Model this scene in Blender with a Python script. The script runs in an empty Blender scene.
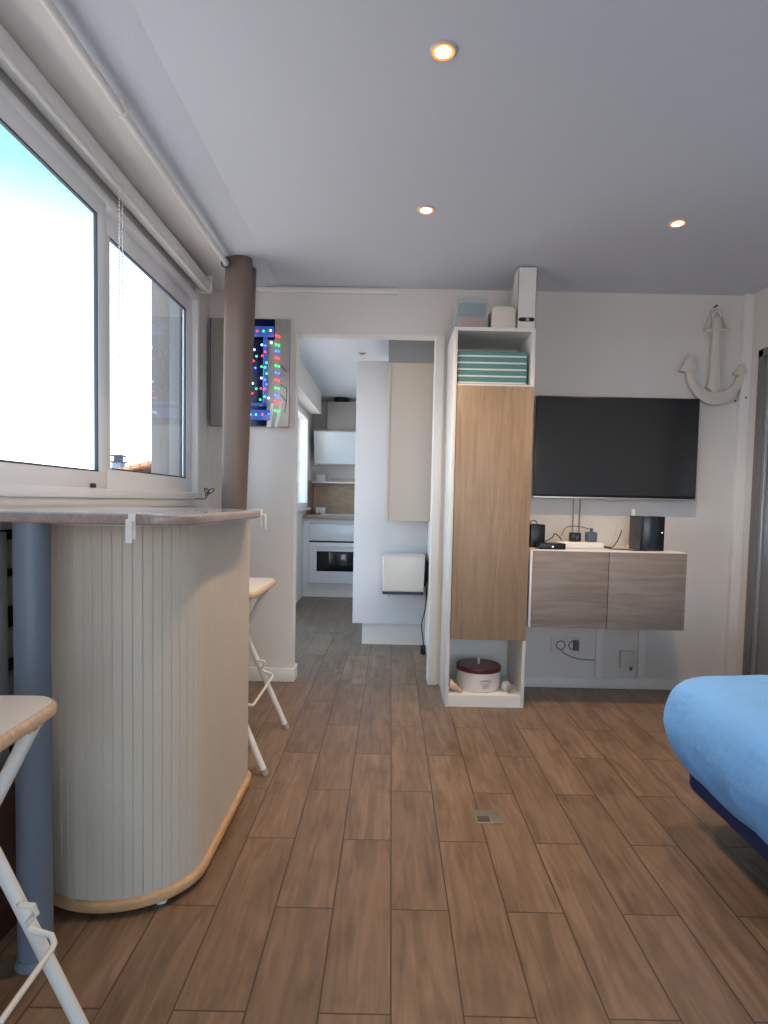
import bpy, bmesh, math, random
from mathutils import Vector, Matrix
random.seed(7)
C = bpy.context.scene.collection
PI = math.pi

# ------------------------------------------------------------------ helpers
def lin(h):
    h = h.lstrip('#')
    out = []
    for i in (0, 2, 4):
        v = int(h[i:i+2], 16) / 255
        out.append(v / 12.92 if v <= .04045 else ((v + .055) / 1.055) ** 2.4)
    return (*out, 1)

class MB:
    """collects shapes (world coordinates) that become ONE mesh object"""
    def __init__(self):
        self.bm = bmesh.new()
    def _merge(self, b):
        me = bpy.data.meshes.new('tmp'); b.to_mesh(me); b.free()
        self.bm.from_mesh(me); bpy.data.meshes.remove(me)
    def box(self, x0, x1, y0, y1, z0, z1, bev=0, seg=2):
        b = bmesh.new(); bmesh.ops.create_cube(b, size=1)
        for v in b.verts:
            v.co = Vector(((x0+x1)/2 + v.co.x*(x1-x0), (y0+y1)/2 + v.co.y*(y1-y0), (z0+z1)/2 + v.co.z*(z1-z0)))
        if bev:
            bmesh.ops.bevel(b, geom=b.edges[:], offset=bev, segments=seg, profile=.5, affect='EDGES')
        self._merge(b); return self
    def tube(self, pts, r, seg=10, closed=False):
        pts = [Vector(p) for p in pts]; n = len(pts)
        rs = r if isinstance(r, (list, tuple)) else [r]*n
        b = bmesh.new(); rings = []; up = None
        for i, p in enumerate(pts):
            if closed: t = pts[(i+1) % n] - pts[i-1]
            else: t = pts[min(i+1, n-1)] - pts[max(i-1, 0)]
            t.normalize()
            if up is None:
                up = Vector((0, 0, 1)) if abs(t.z) < .9 else Vector((0, 1, 0))
            a = t.cross(up).normalized(); up = a.cross(t).normalized()
            rings.append([b.verts.new(p + (a*math.cos(k*2*PI/seg) + up*math.sin(k*2*PI/seg))*rs[i]) for k in range(seg)])
        m = n if closed else n-1
        for i in range(m):
            A, B = rings[i], rings[(i+1) % n]
            for k in range(seg):
                b.faces.new((A[k], A[(k+1) % seg], B[(k+1) % seg], B[k]))
        if not closed:
            b.faces.new(rings[0]); b.faces.new(rings[-1][::-1])
        bmesh.ops.recalc_face_normals(b, faces=b.faces[:])
        self._merge(b); return self
    def lathe(self, prof, cx, cy, cz, seg=40):
        b = bmesh.new(); rings = []
        for (r, z) in prof:
            if r < 1e-6: rings.append([b.verts.new((cx, cy, cz+z))])
            else: rings.append([b.verts.new((cx+r*math.cos(k*2*PI/seg), cy+r*math.sin(k*2*PI/seg), cz+z)) for k in range(seg)])
        for A, B in zip(rings, rings[1:]):
            for k in range(seg):
                k2 = (k+1) % seg
                f = [A[k % len(A)], A[k2 % len(A)], B[k2 % len(B)], B[k % len(B)]]
                u = []
                for v in f:
                    if v not in u: u.append(v)
                if len(u) > 2: b.faces.new(u)
        bmesh.ops.recalc_face_normals(b, faces=b.faces[:])
        self._merge(b); return self
    def prism(self, poly, axis, a, c, bev=0, seg=2):
        """poly in the two other axes, in xyz order, extruded along axis a..c"""
        def P(u, v, w):
            return {'x': (w, u, v), 'y': (u, w, v), 'z': (u, v, w)}[axis]
        b = bmesh.new()
        A = [b.verts.new(P(u, v, a)) for u, v in poly]; B = [b.verts.new(P(u, v, c)) for u, v in poly]
        n = len(poly)
        fa = b.faces.new(A); fb = b.faces.new(B[::-1])
        for i in range(n):
            b.faces.new((A[i], B[i], B[(i+1) % n], A[(i+1) % n]))
        bmesh.ops.recalc_face_normals(b, faces=b.faces[:])
        if bev:
            es = list(set(fa.edges[:] + fb.edges[:]))
            bmesh.ops.bevel(b, geom=es, offset=bev, segments=seg, profile=.5, affect='EDGES')
        self._merge(b); return self
    def ball(self, c, r, s=(1, 1, 1), u=14, v=10):
        b = bmesh.new(); bmesh.ops.create_uvsphere(b, u_segments=u, v_segments=v, radius=r)
        for w in b.verts: w.co = Vector((c[0]+w.co.x*s[0], c[1]+w.co.y*s[1], c[2]+w.co.z*s[2]))
        self._merge(b); return self
    def build(self, name, mat, parent=None, smooth=True, angle=35):
        me = bpy.data.meshes.new(name)
        org = Vector((0, 0, 0))
        if parent is not None:
            p = parent
            while p is not None:
                org += p.location; p = p.parent
            bmesh.ops.translate(self.bm, verts=self.bm.verts[:], vec=-org)
        self.bm.to_mesh(me); self.bm.free()
        me.materials.append(mat)
        if smooth:
            me.polygons.foreach_set('use_smooth', [True]*len(me.polygons))
            me.set_sharp_from_angle(angle=math.radians(angle))
        o = bpy.data.objects.new(name, me); C.objects.link(o)
        if parent is not None: o.parent = parent
        return o

def tag(o, label, cat, group=None):
    o['label'] = label; o['category'] = cat
    if group: o['group'] = group
    return o
def thing(name, label, cat, loc, group=None):
    o = bpy.data.objects.new(name, None); o.empty_display_size = .05; C.objects.link(o); o.location = loc
    return tag(o, label, cat, group)
def struct(o): o['kind'] = 'structure'; return o
def copy_tree(o, parent=None):
    c = o.copy(); C.objects.link(c)
    if parent is not None: c.parent = parent
    for ch in list(o.children): copy_tree(ch, c)
    return c

# ------------------------------------------------------------------ materials
def mat(name, col, rough=.5, metal=0, spec=.5, emit=None, es=0, alpha=1, bump=0, bscale=60, coat=0, var=0, vscale=4, bdist=.004):
    m = bpy.data.materials.new(name); m.use_nodes = True
    nt = m.node_tree; b = nt.nodes['Principled BSDF']
    c = lin(col) if isinstance(col, str) else col
    b.inputs['Base Color'].default_value = c
    b.inputs['Roughness'].default_value = rough; b.inputs['Metallic'].default_value = metal
    b.inputs['Specular IOR Level'].default_value = spec; b.inputs['Alpha'].default_value = alpha
    b.inputs['Coat Weight'].default_value = coat
    if emit:
        b.inputs['Emission Color'].default_value = lin(emit); b.inputs['Emission Strength'].default_value = es
    if bump or var:
        g = nt.nodes.new('ShaderNodeNewGeometry')
        n = nt.nodes.new('ShaderNodeTexNoise'); n.inputs['Scale'].default_value = bscale; n.inputs['Detail'].default_value = 4
        nt.links.new(g.outputs['Position'], n.inputs['Vector'])
        if bump:
            bp = nt.nodes.new('ShaderNodeBump'); bp.inputs['Strength'].default_value = bump; bp.inputs['Distance'].default_value = bdist
            nt.links.new(n.outputs['Fac'], bp.inputs['Height']); nt.links.new(bp.outputs['Normal'], b.inputs['Normal'])
        if var:
            n2 = nt.nodes.new('ShaderNodeTexNoise'); n2.inputs['Scale'].default_value = vscale; n2.inputs['Detail'].default_value = 5
            nt.links.new(g.outputs['Position'], n2.inputs['Vector'])
            mx = nt.nodes.new('ShaderNodeMix'); mx.data_type = 'RGBA'
            mx.inputs['A'].default_value = tuple(x*(1-var) for x in c[:3]) + (1,)
            mx.inputs['B'].default_value = tuple(min(1, x*(1+var*.6)) for x in c[:3]) + (1,)
            nt.links.new(n2.outputs['Fac'], mx.inputs['Factor']); nt.links.new(mx.outputs['Result'], b.inputs['Base Color'])
    return m

def wood(name, dark, light, stretch, rough=.45, scale=1.0, contrast=1.0):
    """grain runs along the axis with the small stretch factor"""
    m = bpy.data.materials.new(name); m.use_nodes = True
    nt = m.node_tree; b = nt.nodes['Principled BSDF']; N = nt.nodes.new; L = nt.links.new
    g = N('ShaderNodeNewGeometry'); mp = N('ShaderNodeMapping'); mp.inputs['Scale'].default_value = stretch
    L(g.outputs['Position'], mp.inputs['Vector'])
    n = N('ShaderNodeTexNoise'); n.inputs['Scale'].default_value = 9*scale; n.inputs['Detail'].default_value = 6; n.inputs['Distortion'].default_value = .8
    L(mp.outputs['Vector'], n.inputs['Vector'])
    n2 = N('ShaderNodeTexNoise'); n2.inputs['Scale'].default_value = 45*scale; n2.inputs['Detail'].default_value = 3
    L(mp.outputs['Vector'], n2.inputs['Vector'])
    ad = N('ShaderNodeMath'); ad.operation = 'MULTIPLY_ADD'; ad.inputs[1].default_value = .35
    L(n2.outputs['Fac'], ad.inputs[0]); L(n.outputs['Fac'], ad.inputs[2])
    r = N('ShaderNodeValToRGB'); r.color_ramp.elements[0].position = .68 - .22*contrast; r.color_ramp.elements[1].position = .68 + .2*contrast
    r.color_ramp.elements[0].color = lin(dark); r.color_ramp.elements[1].color = lin(light)
    L(ad.outputs[0], r.inputs['Fac']); L(r.outputs['Color'], b.inputs['Base Color'])
    b.inputs['Roughness'].default_value = rough
    return m

def floor_material():
    m = bpy.data.materials.new('wood_look_tile'); m.use_nodes = True
    nt = m.node_tree; b = nt.nodes['Principled BSDF']; N = nt.nodes.new; L = nt.links.new
    g = N('ShaderNodeNewGeometry'); s = N('ShaderNodeSeparateXYZ'); L(g.outputs['Position'], s.inputs[0])
    ax = N('ShaderNodeMath'); ax.operation = 'ADD'; ax.inputs[1].default_value = .095; L(s.outputs['Y'], ax.inputs[0])
    ay = N('ShaderNodeMath'); ay.operation = 'ADD'; ay.inputs[1].default_value = -.022 + 15; L(s.outputs['X'], ay.inputs[0])
    c = N('ShaderNodeCombineXYZ'); L(ax.outputs[0], c.inputs[0]); L(ay.outputs[0], c.inputs[1])
    br = N('ShaderNodeTexBrick'); br.offset = .5; br.offset_frequency = 2; br.squash = 1
    br.inputs['Scale'].default_value = 1; br.inputs['Brick Width'].default_value = .64; br.inputs['Row Height'].default_value = .15
    br.inputs['Mortar Size'].default_value = .0022; br.inputs['Mortar Smooth'].default_value = .15; br.inputs['Bias'].default_value = 0
    br.inputs['Color1'].default_value = (0, 0, 0, 1); br.inputs['Color2'].default_value = (1, 1, 1, 1); br.inputs['Mortar'].default_value = (.5, .5, .5, 1)
    L(c.outputs[0], br.inputs['Vector'])
    # grain, shifted from tile to tile
    sh = N('ShaderNodeVectorMath'); sh.operation = 'MULTIPLY_ADD'; sh.inputs[1].default_value = (13, 7, 5)
    L(br.outputs['Color'], sh.inputs[0]); L(c.outputs[0], sh.inputs[2])
    mp = N('ShaderNodeMapping'); mp.inputs['Scale'].default_value = (1.6, 14, 1); L(sh.outputs[0], mp.inputs['Vector'])
    n1 = N('ShaderNodeTexNoise'); n1.inputs['Scale'].default_value = 2.2; n1.inputs['Detail'].default_value = 5; n1.inputs['Roughness'].default_value = .45; n1.inputs['Distortion'].default_value = 1.2
    L(mp.outputs[0], n1.inputs['Vector'])
    mp2 = N('ShaderNodeMapping'); mp2.inputs['Scale'].default_value = (4, 7, 1); L(sh.outputs[0], mp2.inputs['Vector'])
    n2 = N('ShaderNodeTexNoise'); n2.inputs['Scale'].default_value = 1.6; n2.inputs['Detail'].default_value = 3; L(mp2.outputs[0], n2.inputs['Vector'])
    r1 = N('ShaderNodeValToRGB'); e = r1.color_ramp.elements
    e[0].position = .3; e[0].color = lin(FLOOR_D); e[1].position = .72; e[1].color = lin(FLOOR_L)
    L(n1.outputs['Fac'], r1.inputs['Fac'])
    r2 = N('ShaderNodeValToRGB'); e = r2.color_ramp.elements
    e[0].position = .3; e[0].color = (.70, .66, .64, 1); e[1].position = .5; e[1].color = (1, 1, 1, 1)
    L(n2.outputs['Fac'], r2.inputs['Fac'])
    m1 = N('ShaderNodeMix'); m1.data_type = 'RGBA'; m1.blend_type = 'MULTIPLY'; m1.inputs['Factor'].default_value = .8
    L(r1.outputs['Color'], m1.inputs['A']); L(r2.outputs['Color'], m1.inputs['B'])
    hv = N('ShaderNodeHueSaturation'); vr = N('ShaderNodeMapRange'); vr.inputs['To Min'].default_value = .86; vr.inputs['To Max'].default_value = 1.1
    L(br.outputs['Color'], vr.inputs['Value']); L(vr.outputs[0], hv.inputs['Value']); L(m1.outputs['Result'], hv.inputs['Color'])
    m2 = N('ShaderNodeMix'); m2.data_type = 'RGBA'; m2.inputs['B'].default_value = lin('#4a3b2e')
    L(br.outputs['Fac'], m2.inputs['Factor']); L(hv.outputs['Color'], m2.inputs['A'])
    L(m2.outputs['Result'], b.inputs['Base Color'])
    b.inputs['Roughness'].default_value = .36; b.inputs['Specular IOR Level'].default_value = .5
    bp = N('ShaderNodeBump'); bp.inputs['Strength'].default_value = .5; bp.inputs['Distance'].default_value = .002; bp.invert = True
    L(br.outputs['Fac'], bp.inputs['Height']); L(bp.outputs['Normal'], b.inputs['Normal'])
    return m

def pane_material(name, tint=(1, 1, 1, 1), ior=1.45):
    m = bpy.data.materials.new(name); m.use_nodes = True
    nt = m.node_tree; nt.nodes.clear(); N = nt.nodes.new; L = nt.links.new
    o = N('ShaderNodeOutputMaterial'); mx = N('ShaderNodeMixShader'); t = N('ShaderNodeBsdfTransparent'); g = N('ShaderNodeBsdfGlossy')
    t.inputs[0].default_value = tint; g.inputs['Roughness'].default_value = .01
    f = N('ShaderNodeFresnel'); g2 = N('ShaderNodeNewGeometry'); mr = N('ShaderNodeMapRange')      # same reflectance on both faces of the thin pane
    mr.inputs['To Min'].default_value = ior; mr.inputs['To Max'].default_value = 1/ior
    L(g2.outputs['Backfacing'], mr.inputs['Value']); L(mr.outputs[0], f.inputs[0])
    L(f.outputs[0], mx.inputs[0]); L(t.outputs[0], mx.inputs[1]); L(g.outputs[0], mx.inputs[2]); L(mx.outputs[0], o.inputs[0])
    return m

def banded(name, c1, c2, axis, period, duty, rough=.8, offset=0):
    m = bpy.data.materials.new(name); m.use_nodes = True
    nt = m.node_tree; b = nt.nodes['Principled BSDF']; N = nt.nodes.new; L = nt.links.new
    g = N('ShaderNodeNewGeometry'); s = N('ShaderNodeSeparateXYZ'); L(g.outputs['Position'], s.inputs[0])
    a = N('ShaderNodeMath'); a.operation = 'ADD'; a.inputs[1].default_value = -offset; L(s.outputs[axis], a.inputs[0])
    d = N('ShaderNodeMath'); d.operation = 'DIVIDE'; d.inputs[1].default_value = period; L(a.outputs[0], d.inputs[0])
    f = N('ShaderNodeMath'); f.operation = 'FRACT'; L(d.outputs[0], f.inputs[0])
    k = N('ShaderNodeMath'); k.operation = 'LESS_THAN'; k.inputs[1].default_value = duty; L(f.outputs[0], k.inputs[0])
    mx = N('ShaderNodeMix'); mx.data_type = 'RGBA'; mx.inputs['A'].default_value = lin(c1); mx.inputs['B'].default_value = lin(c2)
    L(k.outputs[0], mx.inputs['Factor']); L(mx.outputs['Result'], b.inputs['Base Color'])
    b.inputs['Roughness'].default_value = rough
    return m

FLOOR_D, FLOOR_L = '#6d5847', '#8d745f'
M = dict(
    wall=mat('white_paint', '#dcd8d4', .75, bump=.25, bscale=160, var=.03, vscale=2),
    ceil=mat('ceiling_paint', '#cdd2da', .8, bump=.2, bscale=200),
    trim=mat('white_trim', '#e4e2de', .45),
    floor=floor_material(),
    pvc=mat('white_pvc', '#efeff0', .35),
    gasket=mat('dark_gasket', '#3a4450', .6),
    glass=pane_material('window_glass'),
    render=mat('exterior_render', '#7a736d', .9, bump=.8, bscale=50, var=.12, vscale=12),
    roof_tile=banded('terracotta_tiles', '#c98a5e', '#a3683f', 0, .3, .25, .8),
    chimney=mat('grey_chimney', '#8e9aa8', .8), dark_cap=mat('dark_cap', '#3b4254', .7),
    curtain=mat('brown_fabric', '#76655c', .75, bump=.5, bscale=260, var=.06),
    blind=mat('white_blind', '#dfdedb', .6), bead=mat('bead', '#d8d8d8', .4),
    rod=mat('white_rod', '#dcd9d4', .35),
    tambour=mat('cream_tambour', '#c6bbab', .5, var=.03, vscale=6),
    plywood=wood('pale_plywood', '#b58b63', '#d0a97f', (1.5, 1.5, 8), .5),
    bartop=wood('taupe_worktop', '#8a7771', '#a8948c', (8, 1, 8), .3),
    cover=mat('clear_plastic_cover', '#c3c6cf', .1, spec=.8, bump=.5, bscale=14, coat=.5),
    post=mat('grey_blue_metal', '#6b7684', .5, metal=.1),
    white_metal=mat('white_metal', '#dedbd5', .35),
    seat_edge=wood('pale_birch', '#c2a07e', '#dcc1a2', (1.2, 8, 8), .4),
    seat_top=mat('white_seat_paint', '#ddd4cb', .4),
    bolt=mat('steel_bolt', '#c5c5c5', .25, metal=.9), rubber=mat('grey_rubber', '#9b948c', .8),
    clip=mat('white_clip', '#e6e2de', .4),
    oak=wood('oak_veneer', '#8d745c', '#a68d73', (7, 7, .5), .45, .7, 1.1),
    grey_oak=wood('grey_oak_veneer', '#7d7069', '#9a8d85', (.5, 1, 6), .5, .55, 1.1),
    carcass=mat('white_melamine', '#e3dfd9', .3),
    gloss=mat('white_gloss', '#e0e2e6', .18),
    lacquer=mat('white_lacquer', '#dfe0e4', .35),
    beige=mat('beige_front', '#d8cdbf', .4),
    bulk=mat('grey_plasterboard', '#9a9ca0', .8),
    teal_strip=banded('teal_white_stripes', '#64908c', '#dfe6e0', 2, .0335, .24, .9, 1.671),
    cream=mat('cream_plastic', '#d9cdc2', .4), paper=mat('white_card', '#dcdad6', .6), hole=mat('dark_hole', '#2a2020', .9),
    frost=mat('frosted_plastic', '#c9d2d6', .25, alpha=.28),
    teal=mat('teal_cloth', '#4f8792', .9), orange=mat('orange_cloth', '#cf7a5c', .9),
    tin=mat('cream_tin', '#d9d4cd', .35), tin_lid=mat('dark_red_lid', '#54181a', .35), grey_print=mat('grey_print', '#a29c98', .6),
    shell=mat('orange_white_shell', '#d8b8a2', .5, var=.45, vscale=90), shell_w=mat('white_shell', '#dcd4cc', .5), shell_g=mat('grey_shell', '#8c8480', .5, var=.4, vscale=80),
    screen=mat('tv_screen', '#26292b', .2, spec=.5), bezel=mat('black_bezel', '#0d0d0e', .3), silver=mat('silver_trim', '#c4c6ca', .3, metal=.7),
    black=mat('black_plastic', '#141416', .35), bluegrey=mat('blue_grey_plastic', '#4d5a70', .4), router=mat('navy_black_plastic', '#171d29', .25),
    cable=mat('black_cable', '#1b1a1a', .5), wcable=mat('white_cable', '#c9c6c2', .5), led=mat('small_led', '#ffffff', .4, emit='#dfe8ff', es=1.0),
    anchor=mat('whitewashed_wood', '#d6cfc5', .75, bump=.4, bscale=60, var=.05), rope=mat('pale_rope', '#cdc6bb', .9),
    screw=mat('dark_screw', '#39332e', .4),
    sheet=mat('light_blue_sheet', '#78b2f0', .85, bump=.6, bscale=11, bdist=.02), navy=mat('navy_fabric', '#1a2150', .9), dark_leg=mat('dark_bed_leg', '#1e1e22', .5),
    plate=mat('brushed_floor_plate', '#8f8a80', .4, metal=.6), plate_d=mat('plate_gap', '#4d4640', .7),
    door=mat('grey_door_panel', '#85868c', .2), doorframe=mat('grey_door_frame', '#75726f', .45),
    mirror=mat('silver_mirror', '#a8a49f', .25, metal=.2), mirror_navy=mat('navy_reflection', '#0e1540', .15), mirror_bar=mat('glowing_reflected_bar', '#4a63b0', .2, emit='#3b5fd0', es=.12), mirror_stroke=mat('white_reflected_stroke', '#e8e8e8', .5), boardedge=mat('dark_board_edge', '#3a4a66', .4),  # navy, bar and stroke colours imitate what the mirror reflects
    red=mat('red_reflected_led', '#ff3030', .4, emit='#ff3a44', es=1.6), green=mat('green_reflected_led', '#30ff60', .4, emit='#3bff77', es=1.3), blue=mat('blue_reflected_led', '#3060ff', .4, emit='#3f6bff', es=1.8), cool=mat('cool_reflected_led', '#d0ffff', .4, emit='#b8f2ff', es=1.6),  # glow colours of the string lights reflected in the mirror
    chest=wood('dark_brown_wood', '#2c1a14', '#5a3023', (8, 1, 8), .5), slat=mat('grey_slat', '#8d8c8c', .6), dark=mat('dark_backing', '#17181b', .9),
    ring=mat('spot_ring', '#d9d7d2', .3, metal=.3), lamp=mat('lit_spot_bulb', '#fff2d8', .4, emit='#ffd9a0', es=14), glow=mat('warm_halo_glow', '#e0a060', .3, emit='#ff7a20', es=.9), lamp_off=mat('unlit_spot_glass', '#8d8d90', .2),
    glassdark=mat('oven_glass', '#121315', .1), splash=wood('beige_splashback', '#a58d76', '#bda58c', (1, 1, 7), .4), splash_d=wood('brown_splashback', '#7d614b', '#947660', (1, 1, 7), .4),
    counter=wood('counter_wood', '#96806a', '#b39c84', (1, 7, 7), .35), hobm=mat('white_hob', '#d5d3cf', .15),
    hoodglass=mat('pale_hood_glass', '#d2dce0', .12), hoodbody=mat('hood_body', '#dfe1e2', .3), duct=mat('grey_duct', '#a3a09c', .5),
    cabinet_side=mat('white_cabinet_side', '#dcdcdc', .25), junction=mat('white_box', '#cfccc7', .5), socket=mat('socket_face', '#d6d3ce', .4), grey_plug=mat('grey_plug', '#6b6764', .5),
)

# ------------------------------------------------------------------ the setting
XW, YB, XR, ZC = -1.05, 3.45, 2.01, 2.26
YF = -1.9
struct(MB().box(-1.25, 2.3, YF-.1, 7.5, -.06, 0).build('floor', M['floor']))
struct(MB().prism([(-.66, ZC), (2.2, ZC), (2.2, ZC+.1), (-1.25, ZC+.1), (-1.25, 2.232), (-.83, 2.232)], 'y', YF-.1, YB).build('ceiling', M['ceil'], smooth=False))
struct(MB().box(-1.25, .5, YB, 7.5, ZC, ZC+.1).build('ceiling_kitchen', M['ceil']))
# window wall with its opening
W0, W1, WZ0, WZ1 = 1.02, 3.225, 1.05, 2.125
b = MB(); b.box(-1.25, XW, YF-.1, YB+.1, -.02, WZ0).box(-1.118, XW, YF-.1, YB+.1, WZ1, ZC+.05)
b.box(-1.25, XW, YF-.1, W0, WZ0, WZ1).box(-1.118, XW, W1, YB+.1, WZ0, WZ1)
struct(b.build('wall_left', M['wall'], smooth=False))
b = MB(); b.box(XW, -.555, YB, YB+.1, 0, ZC+.02).box(-.555, .24, YB, YB+.1, 2.0, ZC+.02).box(.24, XR+.2, YB, YB+.1, 0, ZC+.02)
struct(b.build('wall_back', M['wall'], smooth=False))
D0, D1, DZ = 2.35, 3.34, 1.93
b = MB(); b.box(XR, XR+.1, YF-.1, D0, 0, ZC+.02).box(XR, XR+.1, D1, YB, 0, ZC+.02).box(XR, XR+.1, D0, D1, DZ, ZC+.02)
struct(b.build('wall_right', M['wall'], smooth=False))
G0, G1, GZ = -.5, 1.7, 2.1
b = MB(); b.box(-1.25, G0, YF-.1, YF, 0, ZC+.02).box(G1, 2.2, YF-.1, YF, 0, ZC+.02).box(G0, G1, YF-.1, YF, GZ, ZC+.02)
struct(b.build('wall_front', M['wall'], smooth=False))
struct(MB().box(.27, .37, YB+.1, 7.4, 0, ZC+.02).build('wall_passage', M['wall']))
G2, G3 = 3.72, 5.30
K0, K1, KZ0, KZ1 = 5.50, 6.74, .98, 2.0
XK, YK = -.95, 7.3
b = MB(); b.box(-1.2, XK, G3, YK, 0, KZ0).box(-1.2, XK, YB+.1, YK, KZ1, ZC+.02).box(-1.2, XK, G3, K0, KZ0, KZ1).box(-1.2, XK, YB+.1, G2, 0, KZ1).box(-1.2, XK, K1, YK, KZ0, KZ1)
struct(b.build('wall_kitchen_left', M['wall'], smooth=False))
struct(MB().box(-1.2, .4, YK, YK+.1, 0, ZC+.02).build('wall_kitchen_back', M['wall']))
struct(MB().box(XK, -.8, YB+.1, 6.75, 2.02, ZC).build('wall_kitchen_soffit', M['wall']))
struct(MB().box(-.035, .27, 3.96, 4.36, 1.965, ZC).build('wall_bulkhead', M['bulk']))
# trims and baseboards
struct(MB().box(.235, .285, YB-.015, YB+.12, 0, 2.0, .003).build('trim_1', M['trim']))
struct(MB().box(XR-.055, XR, YB-.035, YB, .0, ZC, .004).build('trim_2', M['trim']))
struct(MB().box(.715, XR-.055, YB-.014, YB, 0, .06, .003).build('baseboard_back', M['trim']))
b = MB(); b.box(XW, -.541, YB-.014, YB, 0, .08, .003).box(-.555, -.541, YB-.004, YB+.104, 0, .08, .003)
struct(b.build('baseboard_passage', M['trim']))
struct(MB().box(-.79, .015, YB-.022, YB, 2.222, 2.245, .003).build('trim_3', M['trim']))
struct(MB().box(-1.3, -1.04, W0, W1+.06, WZ0-.035, WZ0, .004).build('trim_4', M['trim']))

struct(MB().box(XW, -.845, YF, YB, 2.221, 2.2315, .002).build('ceiling_bright_strip', M['trim']))  # added white strip, paints in the brightness of the lit ceiling band
# main window: two sliding sashes
def frame_box(b, y0, y1, z0, z1, x0, x1, w, wb=None, bev=.004):
    wb = wb or w
    b.box(x0, x1, y0, y1, z0, z0+wb, bev).box(x0, x1, y0, y1, z1-w, z1, bev)
    b.box(x0, x1, y0, y0+w, z0+wb-.001, z1-w+.001, bev).box(x0, x1, y1-w, y1, z0+wb-.001, z1-w+.001, bev)
win = bpy.data.objects.new('window_1', None); C.objects.link(win); win.location = (-1.1, 2.1, WZ0); struct(win)
b = MB(); frame_box(b, W0, W1, WZ0, WZ1, -1.11, -1.03, .035); b.build('window_frame', M['pvc'], win)
for nm, y0, y1, x0, x1 in (('window_sash', 1.055, 2.19, -1.055, -1.032), ('window_sash', 2.195, W1-.033, -1.084, -1.060)):
    SW = .062 if y0 < 2 else .078
    b = MB(); frame_box(b, y0, y1, WZ0+.03, WZ1-.03, x0, x1, SW); s = b.build(nm, M['pvc'], win)
    b = MB(); frame_box(b, y0+SW-.002, y1-SW+.002, WZ0+.03+SW-.002, WZ1-.03-SW+.002, x0+.008, x1-.004, .008, None, 0); b.build('gasket', M['gasket'], s)
    MB().box((x0+x1)/2-.003, (x0+x1)/2+.003, y0+SW, y1-SW, WZ0+.03+SW, WZ1-.03-SW).build('pane', M['glass'], s)
    if y0 < 2:
        MB().box(-1.037, -1.022, 2.06, 2.085, WZ0+.035, WZ0+.05, .003).build('latch', M['dark_cap'], s)
MB().box(-1.17, -1.118, W1-.055, W1-.034, WZ0, WZ1, .003).build('shutter_rail', M['doorframe'], win)
struct(MB().box(-1.275, -1.118, W1-.033, W1+.3, .0, 3.2, .004).build('wall_pillar', M['render']))
# kitchen window
win2 = bpy.data.objects.new('window_2', None); C.objects.link(win2); win2.location = (-1.0, 6.1, KZ0); struct(win2)
b = MB(); frame_box(b, K0, K1, KZ0, KZ1, -1.02, -.935, .05); b.build('window_frame', M['pvc'], win2)
b = MB(); b.box(-.985, -.979, K0+.05, K1-.05, KZ0+.05, KZ1-.05); b.build('pane', M['glass'], win2)
MB().box(-.985, -.90, K0, K1+.03, KZ0-.03, KZ0, .004).build('window_sill', M['trim'], win2)
# added unseen glazed door on the kitchen window side, for extra daylight
win4 = bpy.data.objects.new('door_added_kitchen', None); C.objects.link(win4); win4.location = (-1.0, 4.5, 0); struct(win4)
b = MB(); frame_box(b, G2, G3, 0, KZ1, -1.03, -.96, .06); b.build('door_frame', M['pvc'], win4)
MB().box(-.998, -.992, G2+.06, G3-.06, .06, KZ1-.06).build('pane', M['glass'], win4)
# added unseen glazed door behind the viewpoint, to bring in daylight
win3 = bpy.data.objects.new('door_added_front', None); C.objects.link(win3); win3.location = (.6, YF-.05, 0); struct(win3)
for x0, x1 in ((G0, .6), (.6, G1)):
    b = MB(); b.box(x0, x1, YF-.08, YF-.03, 0, .08, .003).box(x0, x1, YF-.08, YF-.03, GZ-.08, GZ, .003).box(x0, x0+.08, YF-.08, YF-.03, .08, GZ-.08, .003).box(x1-.08, x1, YF-.08, YF-.03, .08, GZ-.08, .003)
    s = b.build('door_frame', M['pvc'], win3)
    MB().box(x0+.08, x1-.08, YF-.058, YF-.052, .08, GZ-.08).build('pane', M['glass'], s)
# wardrobe door at the right
dr = bpy.data.objects.new('door_1', None); C.objects.link(dr); dr.location = (XR+.03, 2.85, 0); struct(dr)
b = MB(); b.box(XR-.012, XR+.08, D1-.045, D1, 0, DZ, .003).box(XR-.012, XR+.08, D0, D0+.045, 0, DZ, .003).box(XR-.012, XR+.08, D0, D1, DZ-.045, DZ, .003)
b.build('door_frame', M['doorframe'], dr)
MB().box(XR+.02, XR+.045, D0+.045, D1-.045, .02, DZ-.045, .003).build('door_panel', M['door'], dr)
MB().box(XR+.008, XR+.02, D1-.075, D1-.045, .02, DZ-.045, .002).build('door_stile', M['silver'], dr)

# ------------------------------------------------------------------ outside the window
h = thing('house', 'orange tiled roof with chimney seen outside above the window sill', 'house', (-7, 22, -6))
MB().box(-9.6, -4.2, 20.2, 28, -6, 1.7).build('wall', M['render'], h)
MB().prism([(-10.0, 1.62), (-10.0, 1.74), (-6.9, 2.56), (-3.8, 1.74), (-3.8, 1.62), (-6.9, 2.44)], 'y', 20, 28.2).build('roof', M['roof_tile'], h)
ch = MB().box(-9.57, -9.27, 20.6, 20.95, 1.7, 2.2).build('chimney', M['chimney'], h)
MB().box(-9.62, -9.22, 20.5, 21.05, 2.2, 2.26).box(-9.53, -9.31, 20.65, 20.9, 2.26, 2.42).box(-9.6, -9.24, 20.55, 21.0, 2.42, 2.48).build('chimney_cap', M['dark_cap'], ch)

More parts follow.
